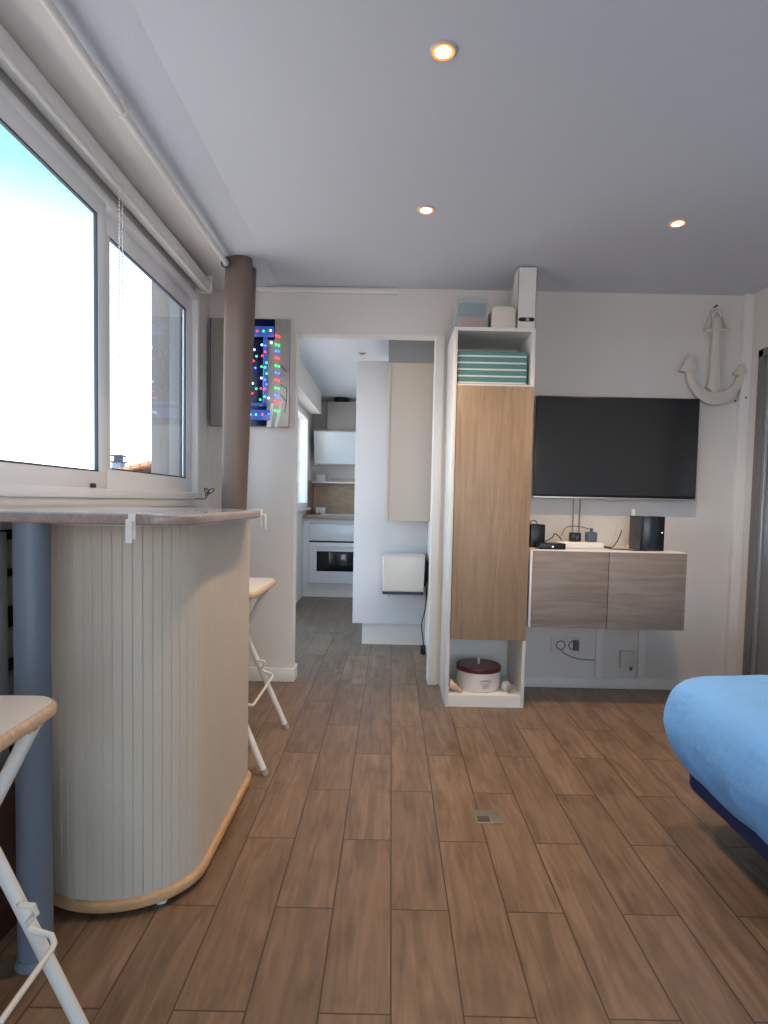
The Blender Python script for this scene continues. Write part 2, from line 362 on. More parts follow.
# ------------------------------------------------------------------ window dressing
t = thing('curtain_rod', 'long white curtain rod under the ceiling above the window', 'curtain rod', (-.82, 1.6, 2.2))
MB().tube([(-.825, .2, 2.2), (-.825, 3.2, 2.2)], .0135, 16).build('pole', M['rod'], t)
MB().tube([(-.825, 3.2, 2.2), (-.825, 3.225, 2.2)], .019, 16).build('end_cap', M['rod'], t)
for y in (.4, 1.85, 3.1):
    MB().box(-.835, -.815, y-.012, y+.012, 2.205, 2.234, .002).tube([(-.825, y-.008, 2.2), (-.825, y+.008, 2.2)], .018, 14).build('bracket', M['rod'], t)
t = thing('curtain', 'brown curtain gathered at far end of the white rod', 'curtain', (-.79, 3.08, .04))
b = bmesh.new(); rows = []
NZ, NU = 26, 90
for i in range(NZ+1):
    f = i/NZ; z = .04 + f*2.2
    row = []
    for k in range(NU+1):
        u = k/NU
        amp = (.049 + .007*f)*(1-.3*u)
        ph = u*3*2*PI - PI/2
        x = -.795 + .010*math.sin(f*2.2) + amp*math.sin(ph)*(1 - .10*math.sin(f*5+u*7)) + .05*(f-.6)
        y = 2.995 + u*.19 - .030*abs(math.cos(ph))**1.3 + .004*math.cos(3*ph+f) + .006*math.sin(f*6+u*9)
        row.append(b.verts.new((x, y, z)))
    rows.append(row)
for A, B in zip(rows, rows[1:]):
    for k in range(NU): b.faces.new((A[k], A[k+1], B[k+1], B[k]))
bmesh.ops.recalc_face_normals(b, faces=b.faces[:])
mb = MB(); mb._merge(b); o = mb.build('drape', M['curtain'], t, angle=80)
sd = o.modifiers.new('thick', 'SOLIDIFY'); sd.thickness = .003
MB().tube([(-.825+.022*math.cos(a), 2.978+.0*a, 2.2+.022*math.sin(a)) for a in [k*2*PI/20 for k in range(20)]], .004, 8, True).build('eyelet', M['dark_cap'], t)
t = thing('roller_blind', 'rolled up white roller blind along the window top', 'blind', (-.99, 2.1, 2.13))
MB().tube([(-1.0, 1.0, 2.175), (-1.0, 3.2, 2.175)], .036, 24).build('roll', M['blind'], t)
for y in (3.2, .985):
    MB().box(-1.05, -.96, y, y+.015, 2.13, 2.22, .004).build('bracket', M['blind'], t)
MB().tube([(-.968, 1.02, 2.128), (-.968, 3.18, 2.128)], .009, 10).build('bottom_bar', M['blind'], t)
b = MB()
for y in (2.14, 2.165):
    for k in range(58): b.ball((-.965, y, 2.14 - k*.0125), .0035, u=6, v=4)
b.tube([(-.965, 2.14, 2.15), (-.965, 2.14, 1.41), (-.965, 2.152, 1.40), (-.965, 2.165, 1.41), (-.965, 2.165, 2.15)], .0012, 5)
b.build('bead_chain', M['bead'], t)

# ------------------------------------------------------------------ bar
def stadium(hw, y0, y1, rf, rb, n=30, cx=-.72):
    """outline with a half-round near end and softly rounded far corners"""
    P = []
    for k in range(n+1):
        a = PI + PI*k/n
        P.append((cx + hw*math.cos(a), y0 + rf + rf*math.sin(a)))
    for k in range(9):
        a = k/8*PI/2; P.append((cx+hw-rb+rb*math.cos(a), y1-rb+rb*math.sin(a)))
    for k in range(9):
        a = PI/2+k/8*PI/2; P.append((cx-hw+rb+rb*math.cos(a), y1-rb+rb*math.sin(a)))
    return P
def grooved(P, pitch, depth):
    pts = [Vector(p) for p in P]; L = [0]; n = len(pts)
    for i in range(n): L.append(L[-1] + (pts[(i+1) % n]-pts[i]).length)
    tot = L[-1]; cnt = round(tot/pitch); pitch = tot/cnt
    def at(s):
        s %= tot
        for i in range(n):
            if L[i+1] >= s:
                d = pts[(i+1) % n]-pts[i]; q = pts[i]+d*((s-L[i])/(L[i+1]-L[i])); t = d.normalized()
                return q, Vector((-t.y, t.x))
    out = []
    for c in range(cnt):
        for f, d in ((0, depth), (.07, 0), (.35, 0), (.65, 0), (.93, 0)):
            q, nrm = at((c+f)*pitch); out.append(tuple(q + nrm*d))
    return out
t = thing('bar_cabinet', 'cream tambour bar cabinet with rounded end beside the window', 'bar cabinet', (-.72, 1.8, 0))
MB().prism(grooved(stadium(.213, 1.455, 2.215, .18, .06), .0235, .0022), 'z', .035, .985).build('tambour', M['tambour'], t, angle=20)
MB().prism(stadium(.226, 1.442, 2.228, .192, .07), 'z', .014, .042, .008, 3).build('base_moulding', M['plywood'], t)
for x, y in ((-.58, 1.52), (-.84, 1.55), (-.58, 2.15), (-.84, 2.15)):
    MB().lathe([(0, 0), (.015, 0), (.015, .014), (0, .014)], x, y, 0, 14).build('foot', M['clip'], t)
MB().prism(stadium(.215, 1.453, 2.217, .182, .06), 'z', .985, .995).build('top_panel', M['carcass'], t)
def rrect(x0, x1, y0, y1, r, n=8):
    P = []
    for cx, cy, a0 in ((x1-r, y0+r, -PI/2), (x1-r, y1-r, 0), (x0+r, y1-r, PI/2), (x0+r, y0+r, PI)):
        for k in range(n+1):
            a = a0 + k/n*PI/2; P.append((cx+r*math.cos(a), cy+r*math.sin(a)))
    return P
t = thing('bar_worktop', 'taupe wood worktop over the cream bar, on a grey post', 'worktop', (-.74, 1.7, .995))
MB().prism(rrect(-1.04, -.43, 1.27, 2.12, .09), 'z', .9965, 1.0185, .005, 3).build('top', M['bartop'], t)
p = MB().tube([(-.785, 1.31, .02), (-.785, 1.31, .9965)], .036, 28).build('post', M['post'], t)
MB().tube([(-.785, 1.31, 0), (-.785, 1.31, .02)], [.042, .038], 28).build('foot', M['post'], p)
tag(MB().prism(rrect(-1.03, -.435, 1.275, 2.11, .088), 'z', 1.0187, 1.021).build('table_cover', M['cover']), 'glossy plastic cover spread over the bar worktop', 'table cover')
def clip(x, y, rot, label):
    t = thing('tablecloth_clip', label, 'clip', (x, y, 1.0175), 'tablecloth clips on the bar worktop')
    R = Matrix.Rotation(rot, 4, 'Z')
    def bx(mb, *a):
        mb.box(*a, .001)
    b = MB()
    b.box(-.008, .008, -.009, .022, .004, .0065, .001).box(-.008, .008, -.009, -.0065, -.05, .0065, .001).box(-.008, .008, -.009, .014, -.0245, -.0220, .001)
    bmesh.ops.transform(b.bm, matrix=Matrix.Translation((x, y, 1.0175)) @ R, verts=b.bm.verts[:])
    b.build('jaw', M['clip'], t)
    b = MB(); b.box(-.008, .008, -.02, -.009, -.014, -.009, .001).box(-.007, .007, -.023, -.0195, -.058, -.008, .001)
    bmesh.ops.transform(b.bm, matrix=Matrix.Translation((x, y, 1.0175)) @ R, verts=b.bm.verts[:])
    b.build('lever', M['clip'], t)
clip(-.545, 1.27, 0, 'white clip hanging on the near edge of the bar worktop')
clip(-.43, 1.96, PI/2, 'white clip at the far right end of the bar worktop')
# small dark bow of the curtain tie on the sill
t = thing('curtain_tie', 'small dark looped tie by the curtain above the bar', 'curtain tie', (-.92, 3.05, 1.05))
b = MB()
for s, a in ((.03, .6), (.026, 2.3), (.02, 4.0)):
    b.tube([(-.93+s*.5*math.cos(a)+s*.6*math.cos(k/12*2*PI)*math.cos(a)-s*.3*math.sin(k/12*2*PI)*math.sin(a), 3.06, 1.085+s*.5*math.sin(a)+s*.6*math.cos(k/12*2*PI)*math.sin(a)+s*.3*math.sin(k/12*2*PI)*math.cos(a)) for k in range(12)], .003, 6, True)
b.build('loops', M['dark_cap'], t)
MB().tube([(-.93, 3.06, 1.085), (-.945, 3.075, 1.06), (-.965, 3.10, 1.052), (-1.02, 3.13, 1.052)], .003, 6).build('cord', M['dark_cap'], t)

# ------------------------------------------------------------------ folding stools
def make_stool(x, y, label, group):
    t = thing('folding_stool', label, 'stool', (x, y, 0), group)     # origin: floor below seat centre
    P = rrect(x-.21, x+.158, y-.225, y+.225, .05)
    s = MB().prism(P, 'z', .676, .699, .008, 3).build('seat', M['seat_edge'], t)
    MB().prism(rrect(x-.203, x+.151, y-.218, y+.218, .045), 'z', .6985, .7015, .001).build('seat_top', M['seat_top'], s)
    for sy in (-.235, .235):
        l = MB().tube([(x-.085, y+sy*.9, .671), (x-.085+.29*(.66/.68), y+sy, .02)], .0125, 14).build('leg', M['white_metal'], t)
        MB().tube([(x+.196, y+sy, .022), (x+.205, y+sy, 0)], .0145, 14).build('rubber_foot', M['rubber'], l)
    for sy in (-.195, .195):
        l = MB().tube([(x+.12, y+sy, .671), (x-.205, y+sy, .02)], .0125, 14).build('leg', M['white_metal'], t)
        MB().tube([(x-.204, y+sy, .022), (x-.213, y+sy, 0)], .0145, 14).build('rubber_foot', M['rubber'], l)
        MB().tube([(x+.115, y+sy-.018, .656), (x+.115, y+sy+.018, .656)], .009, 12).build('bolt', M['bolt'], l)
    MB().tube([(x-.06, y-.21, .667), (x-.06, y+.21, .667)], .009, 10).tube([(x+.115, y-.19, .667), (x+.115, y+.19, .667)], .009, 10).build('under_rail', M['white_metal'], t)
    # hooked wire footrest
    lx = lambda z: x-.085+.29*(.68-z)/.68
    z0 = .30
    pts = []
    for s in (1, -1):
        e = [(lx(z0)-.012, y+s*.222, z0+.014), (lx(z0)+.004, y+s*.208, z0+.024), (lx(z0)+.026, y+s*.208, z0+.022), (lx(z0)+.030, y+s*.209, z0+.008),
             (lx(z0)+.014, y+s*.212, z0-.012), (lx(z0)+.012, y+s*.214, z0-.022), (lx(z0)+.03, y+s*.214, z0-.03), (lx(z0)+.055, y+s*.212, z0-.036), (lx(z0)+.066, y+s*.20, z0-.042), (lx(z0)+.068, y+s*.185, z0-.044)]
        pts += e if s == 1 else e[::-1]
    MB().tube(pts, .0055, 10).build('footrest', M['white_metal'], t)
    return t
st = make_stool(-.72, .825, 'nearest white folding stool, its seat cut by the left picture edge', 'white folding bar stools')
st.rotation_euler.z = math.radians(2)
make_stool(-.665, 2.49, 'white folding stool behind the cream bar cabinet', 'white folding bar stools')

# things under the bar by the wall
t = thing('wooden_chest', 'dark brown wooden chest on the floor behind the grey post', 'chest', (-.98, 1.38, 0))
MB().box(-1.04, -.90, 1.2, 1.43, 0, .36, .006).build('body', M['chest'], t)
MB().box(-1.045, -.893, 1.193, 1.437, .36, .385, .006).build('lid', M['chest'], t)
t = thing('slatted_rack', 'grey slatted rack in shadow between bar cabinet and window wall', 'rack', (-1.0, 1.9, 0))
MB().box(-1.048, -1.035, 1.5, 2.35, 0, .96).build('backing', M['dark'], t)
for z in (.10, .22, .38, .50, .62, .76, .86):
    MB().box(-1.035, -1.005, 1.5, 2.35, z, z+.075, .004).build('slat', M['slat'], t)
for y in (1.52, 2.32):
    MB().box(-1.005, -.985, y-.02, y+.02, 0, .96, .003).build('upright', M['slat'], t)

# ------------------------------------------------------------------ wall mirror, its reflection modelled as glowing parts
X0, X1, Z0, Z1 = -1.03, -.588, 1.468, 2.065
t = thing('wall_mirror', 'wall mirror behind the brown curtain with modelled reflection of coloured string lights', 'light board', (-.81, YB, Z0))
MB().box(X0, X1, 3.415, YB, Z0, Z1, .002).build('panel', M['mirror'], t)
bx = lambda c: X1 - (470-c)*.000832
bz = lambda c: 2.07 - (c-150)*.000858
MB().box(-.95, bx(322), 3.411, 3.415, Z0+.002, bz(270)).box(-.95, bx(372), 3.411, 3.415, bz(290), Z1-.002).build('dark_reflection', M['mirror_navy'], t)
MB().box(X0-.004, X0, 3.41, YB, Z0, Z1).build('edge_strip', M['boardedge'], t)
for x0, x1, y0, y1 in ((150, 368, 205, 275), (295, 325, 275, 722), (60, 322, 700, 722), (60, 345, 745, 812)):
    MB().box(bx(x0), bx(x1), 3.405, 3.411, bz(y1), bz(y0), .002).build('mirror_light_bar', M['mirror_bar'], t)
MB().prism([(bx(322), bz(855)), (bx(350), bz(700)), (bx(372), bz(700)), (bx(350), bz(855))], 'y', 3.412, 3.415).prism([(bx(372), bz(855)), (bx(415), bz(690)), (bx(435), bz(690)), (bx(395), bz(855))], 'y', 3.412, 3.415).build('white_reflection', M['mirror_stroke'], t)
for pts in ([(410, 575), (455, 600), (455, 690)], [(415, 455), (455, 495)], [(415, 640), (455, 690), (440, 760)]):
    MB().tube([(bx(a), 3.412, bz(c)) for a, c in pts], .002, 6).build('wire', M['cable'], t)
reflected_leds = []
cyc = ['red', 'green', 'blue', 'red', 'green', 'blue', 'red', 'green', 'blue', 'red', 'green']
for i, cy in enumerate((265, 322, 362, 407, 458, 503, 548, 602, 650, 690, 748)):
    reflected_leds.append((382, cy, cyc[i])); reflected_leds.append((402, cy+4, cyc[i]))
reflected_leds += [(255, 238, 'red'), (298, 238, 'green'), (345, 233, 'cool'), (288, 326, 'cool'), (237, 358, 'cool'), (252, 400, 'green'), (290, 397, 'red'), (232, 430, 'red'), (286, 466, 'green'), (245, 475, 'blue'), (286, 540, 'cool'), (228, 575, 'cool'), (252, 610, 'green'), (284, 607, 'red'), (226, 640, 'red'), (210, 682, 'red'), (280, 680, 'green'), (212, 777, 'cool'), (252, 777, 'green'), (295, 775, 'red'), (338, 772, 'blue'), (320, 440, 'green'), (322, 510, 'green'), (322, 580, 'blue'), (335, 668, 'cool'), (350, 310, 'cool'),
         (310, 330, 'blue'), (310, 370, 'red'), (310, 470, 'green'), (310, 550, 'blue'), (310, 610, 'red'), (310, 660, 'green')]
for cx, cy, k in reflected_leds:
    MB().ball((bx(cx), 3.403, bz(cy)),   .006, u=10, v=8).build('bulb', M[k], t)  # glowing balls imitate string lights reflected in the mirror

# ------------------------------------------------------------------ tall oak cabinet and what it holds
CX0, CX1, CY0, CY1 = .302, .712, 3.07, YB-.003
t = thing('tall_cabinet', 'tall narrow white cabinet with oak door and two open niches', 'cabinet', ((CX0+CX1)/2, 3.26, 0))
b = MB(); w = .018
b.box(CX0, CX0+w, CY0, CY1, 0, 1.945, .0015).box(CX1-w, CX1, CY0, CY1, 0, 1.945, .0015)
b.box(CX0+w, CX1-w, CY0, CY1, 1.927, 1.945).box(CX0+w, CX1-w, CY0+.01, CY1, .047, .065).box(CX0+w, CX1-w, CY0+.004, CY0+.022, 0, .062)
b.box(CX0+w, CX1-w, CY0+.01, CY1, 1.647, 1.665).box(CX0+w, CX1-w, CY0+.01, CY1, .355, .373).box(CX0+w, CX1-w, CY1-.012, CY1-.002, .06, 1.93)
b.build('carcass', M['carcass'], t)
MB().box(CX0+w+.002, CX1-.003, CY0-.012, CY0+.006, .357, 1.652, .002).build('door', M['oak'], t)
b = MB(); b.box(.325, .68, 3.10, 3.40, 1.6655, 1.836, .01, 3)
tag(b.build('storage_box', M['teal_strip']), 'teal storage box with white stripes in the cabinet top niche', 'storage box')
t = thing('biscuit_tin', 'round white tin with dark red lid in the lowest niche', 'tin', (.495, 3.22, .065))
MB().lathe([(0, .0002), (.112, .0002), (.118, .006), (.118, .108), (.115, .112), (0, .112)], .495, 3.22, .065, 56).build('body', M['tin'], t)
l = MB().lathe([(.120, .100), (.121, .118), (.117, .124), (0, .126)], .495, 3.22, .065, 56).build('lid', M['tin_lid'], t)
MB().lathe([(0, .126), (.006, .126), (.005, .138), (.009, .148), (.006, .156), (0, .158)], .495, 3.22, .065, 18).build('knob', M['clip'], l)
b = MB()
for rr, z0, a0 in ((.028, .052, .15), (.019, .052, .3)):
    b.tube([(.515+rr*math.cos(a0+k/14*(PI-2*a0))*1.1, 3.22-math.sqrt(max(0, .1195**2-(.02+rr*math.cos(a0+k/14*(PI-2*a0))*1.1)**2)), .065+z0+rr*.6*math.sin(a0+k/14*(PI-2*a0))) for k in range(15)], .0016, 5)
for i, wd in enumerate((.022, .016, .02)):
    b.box(.515-wd, .515+wd, 3.1, 3.104, .065+.045-i*.009, .065+.047-i*.009)
b.build('printed_emblem', M['grey_print'], t)
# shells
def spiral_shell(name, c, ln, r, ang, m, label, grp):
    b = MB(); pts = []; rs = []
    for k in range(60):
        f = k/59; a = f*5*2*PI; rr = r*(1-f)**.9
        pts.append((c[0]+math.cos(ang)*ln*f + rr*.55*math.cos(a)*math.sin(ang), c[1]+rr*.55*math.sin(a)*.8 + .01*f, c[2]+r*.9+math.sin(ang)*ln*f*.9 + rr*.55*math.cos(a)*math.cos(ang)))
        rs.append(max(.0015, rr*.62))
    b.tube(pts, rs, 8)
    return tag(b.build(name, m), label, 'seashell', grp)
spiral_shell('seashell', (.35, 3.115, .066), .055, .026, 1.9, M['shell'], 'orange and white pointed shell left of the round tin', 'seashells in the lowest niche')
spiral_shell('seashell', (.385, 3.10, .066), .03, .014, 2.6, M['shell'], 'small spotted shell lying against the left niche shell', 'seashells in the lowest niche')
b = MB(); b.ball((.635, 3.16, .0915), .026, (1, .9, .95))
for k in range(7):
    a = k/7*2*PI; b.ball((.635+.014*math.cos(a), 3.145, .0915+.014*math.sin(a)), .010, (1, .8, 1), 8, 6)
tag(b.build('seashell', M['shell_w']), 'round white shell just right of the tin', 'seashell', 'seashells in the lowest niche')
spiral_shell('seashell', (.638, 3.11, .072), .03, .017, .25, M['shell_g'], 'small grey twisted shell in front of the round white shell', 'seashells in the lowest niche')
# on top of it
t = thing('plastic_box', 'see-through plastic box of cloths on top of tall cabinet', 'box', (.395, 3.2, 1.945))
b = MB(); x0, x1, y0, y1, z0, z1 = .318, .474, 3.09, 3.36, 1.9455, 2.092
b.box(x0, x1, y0, y0+.003, z0, z1).box(x0, x1, y1-.003, y1, z0, z1).box(x0, x0+.003, y0, y1, z0, z1).box(x1-.003, x1, y0, y1, z0, z1).box(x0, x1, y0, y1, z0, z0+.003)
b.build('tub', M['frost'], t)
MB().box(x0-.004, x1+.004, y0-.004, y1+.004, z1, z1+.012, .004).build('lid', M['frost'], t)
tag(MB().box(.328, .464, 3.105, 3.345, 2.015, 2.082, .015, 3).build('folded_cloth', M['teal']), 'teal folded cloth, upper one in the see-through box', 'cloth', 'cloths in the plastic box')
tag(MB().box(.33, .46, 3.105, 3.345, 1.9495, 2.012, .015, 3).build('folded_cloth', M['orange']), 'orange folded cloth, lower one in the see-through box', 'cloth', 'cloths in the plastic box')
t = thing('bread_box', 'small cream box with rounded top between clear box and white file', 'box', (.552, 3.2, 1.945))
MB().prism([(.490, 1.9455), (.612, 1.9455)] + [(.612-.022+.022*math.cos(a), 2.058-.022+.022*math.sin(a)) for a in [k/6*PI/2 for k in range(7)]] + [(.490+.022-.022*math.sin(a), 2.058-.022+.022*math.cos(a)) for a in [k/6*PI/2 for k in range(7)]], 'y', 3.09, 3.33, .006, 3).build('body', M['cream'], t)
MB().box(.486, .616, 3.086, 3.334, 1.9455, 1.951, .002).build('base', M['carcass'], t)
t = thing('magazine_file', 'white upright magazine file reaching the ceiling on tall cabinet', 'magazine file', (.665, 3.2, 1.945))
b = MB(); x0, x1, y0, y1 = .618, .712, 3.085, 3.335
side = [(y0, 1.9455), (y1, 1.9455), (y1, 2.06), (y0+.09, 2.25), (y0, 2.25)]
b.prism(side, 'x', x0, x0+.003).prism(side, 'x', x1-.003, x1).box(x0, x1, y0, y0+.003, 1.9455, 2.25).box(x0, x1, y1-.003, y1, 1.9455, 2.06).box(x0, x1, y0, y1, 1.9455, 1.9485)
b.build('case', M['paper'], t)
MB().prism([(.625+.012-.012*math.sin(a), 1.992+.010*math.cos(a)) for a in [k/8*PI for k in range(9)]] + [(.697+.008*math.sin(a), 1.992-.010*math.cos(a)) for a in [k/8*PI for k in range(9)]], 'y', y0-.0015, y0+.001).build('finger_slot', M['hole'], t)
MB().box(.662, .678, y0-.0025, y0+.001, 1.984, 2.0).build('slot_tab', M['grey_print'], t)

# ------------------------------------------------------------------ TV wall
t = thing('television', 'large black flat television on the wall above the floating cabinet', 'television', (1.257, YB, 1.1))
MB().box(.80, 1.714, 3.385, 3.415, 1.104, 1.668, .004).build('bezel', M['bezel'], t)
MB().box(.808, 1.706, 3.3835, 3.386, 1.122, 1.660).build('screen', M['screen'], t)
MB().box(.80, 1.714, 3.383, 3.412, 1.099, 1.108, .002).build('lower_trim', M['silver'], t)
MB().prism([(1.205, 1.1), (1.222, 1.09), (1.262, 1.09), (1.28, 1.1)], 'y', 3.386, 3.404, .002).build('sensor', M['silver'], t)
MB().box(1.05, 1.45, 3.415, YB, 1.25, 1.5, .004).build('wall_mount', M['black'], t)
WX0, WX1, WY, WZa, WZb = .727, 1.528, 3.072, .424, .828
t = thing('wall_cabinet', 'floating white cabinet with two grey oak doors below the television', 'cabinet', (1.12, YB, WZa))
MB().box(WX0, WX1, WY+.019, YB, WZa, WZb, .0015).build('body', M['carcass'], t)
MB().box(WX0+.008, 1.1255, WY, WY+.018, WZa+.001, WZb-.006, .0015).build('door', M['grey_oak'], t)
MB().box(1.1285, WX1-.001, WY, WY+.018, WZa+.001, WZb-.006, .0015).build('door', M['grey_oak'], t)
MB().box(WX0-.006, WX0+.006, WY-.002, WY+.03, WZa+.001, WZb-.004, .001).build('edge_trim', M['gloss'], t)
# on the floating cabinet
Z = WZb+.0003
t = thing('speaker', 'black box speaker at the left end of floating cabinet', 'speaker', (.79, 3.26, Z))
MB().box(.755, .835, 3.23, 3.33, Z, Z+.125, .005).build('body', M['black'], t)
MB().tube([(.745, 3.25, Z), (.745, 3.25, Z+.15)], .010, 12).build('side_post', M['black'], t)
MB().tube([(.775+.02*math.cos(a), 3.25, Z+.125+.02*math.sin(a)) for a in [k/10*PI for k in range(11)]], .0025, 6).build('carry_loop', M['cable'], t)
t = thing('set_top_box', 'flat black media box in front of the small black speaker', 'media box', (.84, 3.16, Z))
MB().box(.775, .912, 3.105, 3.19, Z, Z+.032, .005).build('body', M['black'], t)
MB().box(.84, .848, 3.1035, 3.106, Z+.012, Z+.018).build('indicator', M['led'], t)
t = thing('power_strip', 'white power strip lying across floating cabinet', 'power strip', (1.02, 3.24, Z))
MB().box(.90, 1.145, 3.20, 3.262, Z, Z+.036, .008, 3).build('body', M['clip'], t)
for x in (.93, .99, 1.05, 1.11):
    MB().lathe([(0, .0362), (.017, .0362), (.017, .0375), (0, .0375)], x, 3.231, Z, 18).build('socket', M['socket'], t)
t = thing('plug_adapter', 'black plug adapter on the white power strip', 'plug', (.995, 3.231, Z+.036))
MB().box(.968, 1.022, 3.206, 3.256, Z+.0378, Z+.085, .005).build('body', M['black'], t)
MB().box(.995, 1.008, 3.204, 3.208, Z+.05, Z+.07, .001).build('face', M['bluegrey'], t)
t = thing('plug_adapter', 'blue-grey plug adapter on the white power strip', 'plug', (1.08, 3.231, Z+.036))
MB().box(1.055, 1.108, 3.206, 3.256, Z+.0378, Z+.09, .005).build('body', M['bluegrey'], t)
MB().box(1.075, 1.09, 3.222, 3.238, Z+.09, Z+.11, .003).build('prong_cap', M['bluegrey'], t)
t = thing('router', 'tall black internet router at the right of the floating cabinet', 'router', (1.37, 3.22, Z))
MB().prism([(1.315, 3.30), (1.315, 3.15), (1.325, 3.142), (1.405, 3.134), (1.44, 3.15), (1.445, 3.29)], 'z', Z, Z+.182, .005, 3).build('body', M['router'], t)
MB().prism([(1.408, 3.1335), (1.438, 3.1465), (1.438, 3.1485), (1.408, 3.1365)], 'z', Z+.003, Z+.18).build('side_panel', M['black'], t)
MB().box(1.420, 1.425, 3.137, 3.142, Z+.095, Z+.10).build('indicator', M['led'], t)
t = thing('antenna', 'small white aerial standing behind the black router', 'antenna', (1.345, 3.34, Z))
MB().box(1.325, 1.37, 3.325, 3.36, Z, Z+.02, .003).build('base', M['clip'], t)
MB().box(1.338, 1.358, 3.334, 3.344, Z+.02, Z+.215, .003).build('stem', M['clip'], t)
def cab(name, pts, m, label, r=.003):
    # smooth the run
    P = [Vector(p) for p in pts]; out = []
    for i in range(len(P)-1):
        p0, p1, p2, p3 = P[max(i-1, 0)], P[i], P[i+1], P[min(i+2, len(P)-1)]
        for k in range(6):
            u = k/6
            out.append(.5*((2*p1)+(p2-p0)*u+(2*p0-5*p1+4*p2-p3)*u*u+(3*p1-p0-3*p2+p3)*u**3))
    out.append(P[-1])
    return tag(MB().tube(out, r, 8).build(name, m), label, 'cable', 'cables at the television wall')
cz = Z+.0032
cab('cable', [(1.15, 3.235, Z+.015), (1.20, 3.24, cz+.006), (1.24, 3.28, Z+.035), (1.27, 3.31, Z+.075), (1.279, 3.315, Z+.10)], M['cable'], 'dark cable rising from the power strip to the router')
cab('cable', [(1.15, 3.215, Z+.01), (1.19, 3.2, cz), (1.22, 3.19, cz), (1.25, 3.16, cz), (1.28, 3.13, cz), (1.34, 3.115, cz)], M['cable'], 'black cable lying flat from power strip toward the router front')
cab('cable', [(1.16, 3.26, cz), (1.21, 3.31, cz), (1.25, 3.35, Z+.05), (1.275, 3.36, Z+.13)], M['wcable'], 'pale cable leaning up behind the black router', .0025)
cab('cable', [(.838, 3.25, Z+.03), (.87, 3.225, Z+.055), (.90, 3.275, Z+.075), (.93, 3.275, Z+.05), (.95, 3.275, Z+.02), (.985, 3.285, cz)], M['cable'], 'black cable looping between speaker and power strip')
cab('cable', [(.93, 3.27, Z+.06), (.96, 3.268, Z+.11), (1.02, 3.268, Z+.118), (1.08, 3.268, Z+.105)], M['cable'], 'thin dark cable arching above the power strip', .002)
for x, lb in ((1.045, 'thin grey cable hanging from television to cabinet, left of two'), (1.082, 'thin grey cable hanging from television to cabinet, right of two')):
    cab('cable', [(x, YB-.006, 1.13), (x+.002, YB-.006, 1.0), (x, YB-.006, Z+.004)], M['grey_print'], lb, .0035)
# below the cabinet
t = thing('wall_outlet', 'double wall outlet with plugs below the floating cabinet', 'outlet', (1.03, YB, .25))
MB().box(.945, 1.115, YB-.012, YB, .205, .295, .004).build('plate', M['socket'], t)
for x in (1.0, 1.072):
    MB().tube([(x+.025*math.cos(a), YB-.013, .25+.025*math.sin(a)) for a in [k/20*2*PI for k in range(20)]], .003, 6, True).build('socket_ring', M['grey_plug'], t)
t = thing('wall_plug', 'grey right-angle plug in the right half of the outlet', 'plug', (1.085, YB-.02, .25))
MB().box(1.068, 1.098, YB-.045, YB-.0165, .225, .285, .005).build('body', M['grey_plug'], t)
cab('cable', [(1.0, YB-.022, .232), (1.02, YB-.02, .205), (1.06, YB-.012, .185), (1.12, YB-.006, .168), (1.21, YB-.006, .165)], M['grey_print'], 'grey cable drooping from the outlet to the wall trunking', .004)
for x, lb in ((1.225, 'vertical cable trunking under the gap of cabinet doors'), (1.47, 'vertical cable trunking right of the small junction box')):
    tag(MB().box(x-.02, x+.02, YB-.012, YB, .062, .423, .002).build('cable_trunking', M['trim']), 'white ' + lb, 'trunking', 'trunkings below floating cabinet')
t = thing('junction_box', 'small white phone junction box low on the back wall', 'junction box', (1.39, YB, .17))
MB().box(1.345, 1.43, YB-.03, YB, .125, .225, .005).build('body', M['junction'], t)
MB().box(1.395, 1.412, YB-.034, YB-.029, .115, .135, .002).build('jack', M['grey_plug'], t)
# anchor
t = thing('anchor_decoration', 'whitewashed wooden anchor hanging on wall right of the television', 'anchor', (1.803, YB, 1.65))
ya, yb = 3.41, 3.44
def A(cx, cy): return (1.803 + (cx-395)*.0008, 2.19 - (cy-130)*.00079)
MB().prism([A(372, 215), A(418, 215), A(432, 640), A(448, 700), A(395, 740), A(345, 700), A(364, 640)], 'y', ya, yb, .006).build('shank', M['anchor'], t)
out_, inn = [], []
for k in range(33):
    a = PI*(.97 + 1.06*k/32); q = math.sin(PI*k/32)
    tilt = 18*(k-16)/16
    out_.append(A(400+206*math.cos(a), 572+tilt - 253*math.sin(a)))
    inn.append(A(400+(206-34-22*q)*math.cos(a), 562+tilt - (253-30-50*q)*math.sin(a)))
MB().prism(out_ + inn[::-1], 'y', ya+.002, yb-.002, .005).build('arms', M['anchor'], t)
MB().prism([A(212, 470), A(268, 575), A(238, 592), A(205, 600), A(150, 588)], 'y', ya, yb, .004).build('fluke', M['anchor'], t)
MB().prism([A(602, 510), A(625, 600), A(600, 625), A(570, 615), A(525, 605)], 'y', ya, yb, .004).build('fluke', M['anchor'], t)
MB().tube([(A(310, 298)[0], 3.42, A(310, 298)[1]), (A(488, 298)[0], 3.42, A(488, 298)[1])], .012, 12).build('stock', M['anchor'], t)
rp = [A(325, 290), A(340, 235), A(365, 165), A(392, 140), (A(425, 170)), A(450, 235), A(475, 290)]
MB().tube([(x, 3.425, z) for x, z in rp], .006, 8).build('rope', M['rope'], t)
MB().tube([(A(395+26*math.cos(a), 195-30*math.sin(a))[0], 3.423, A(395+26*math.cos(a), 195-30*math.sin(a))[1]) for a in [k/20*2*PI for k in range(20)]], .006, 8, True).build('ring', M['anchor'], t)
tag(MB().tube([(1.80, YB, 2.192), (1.80, YB-.03, 2.192)], [.004, .006], 10).build('wall_hook', M['screw']), 'dark hook holding up the white anchor', 'hook')
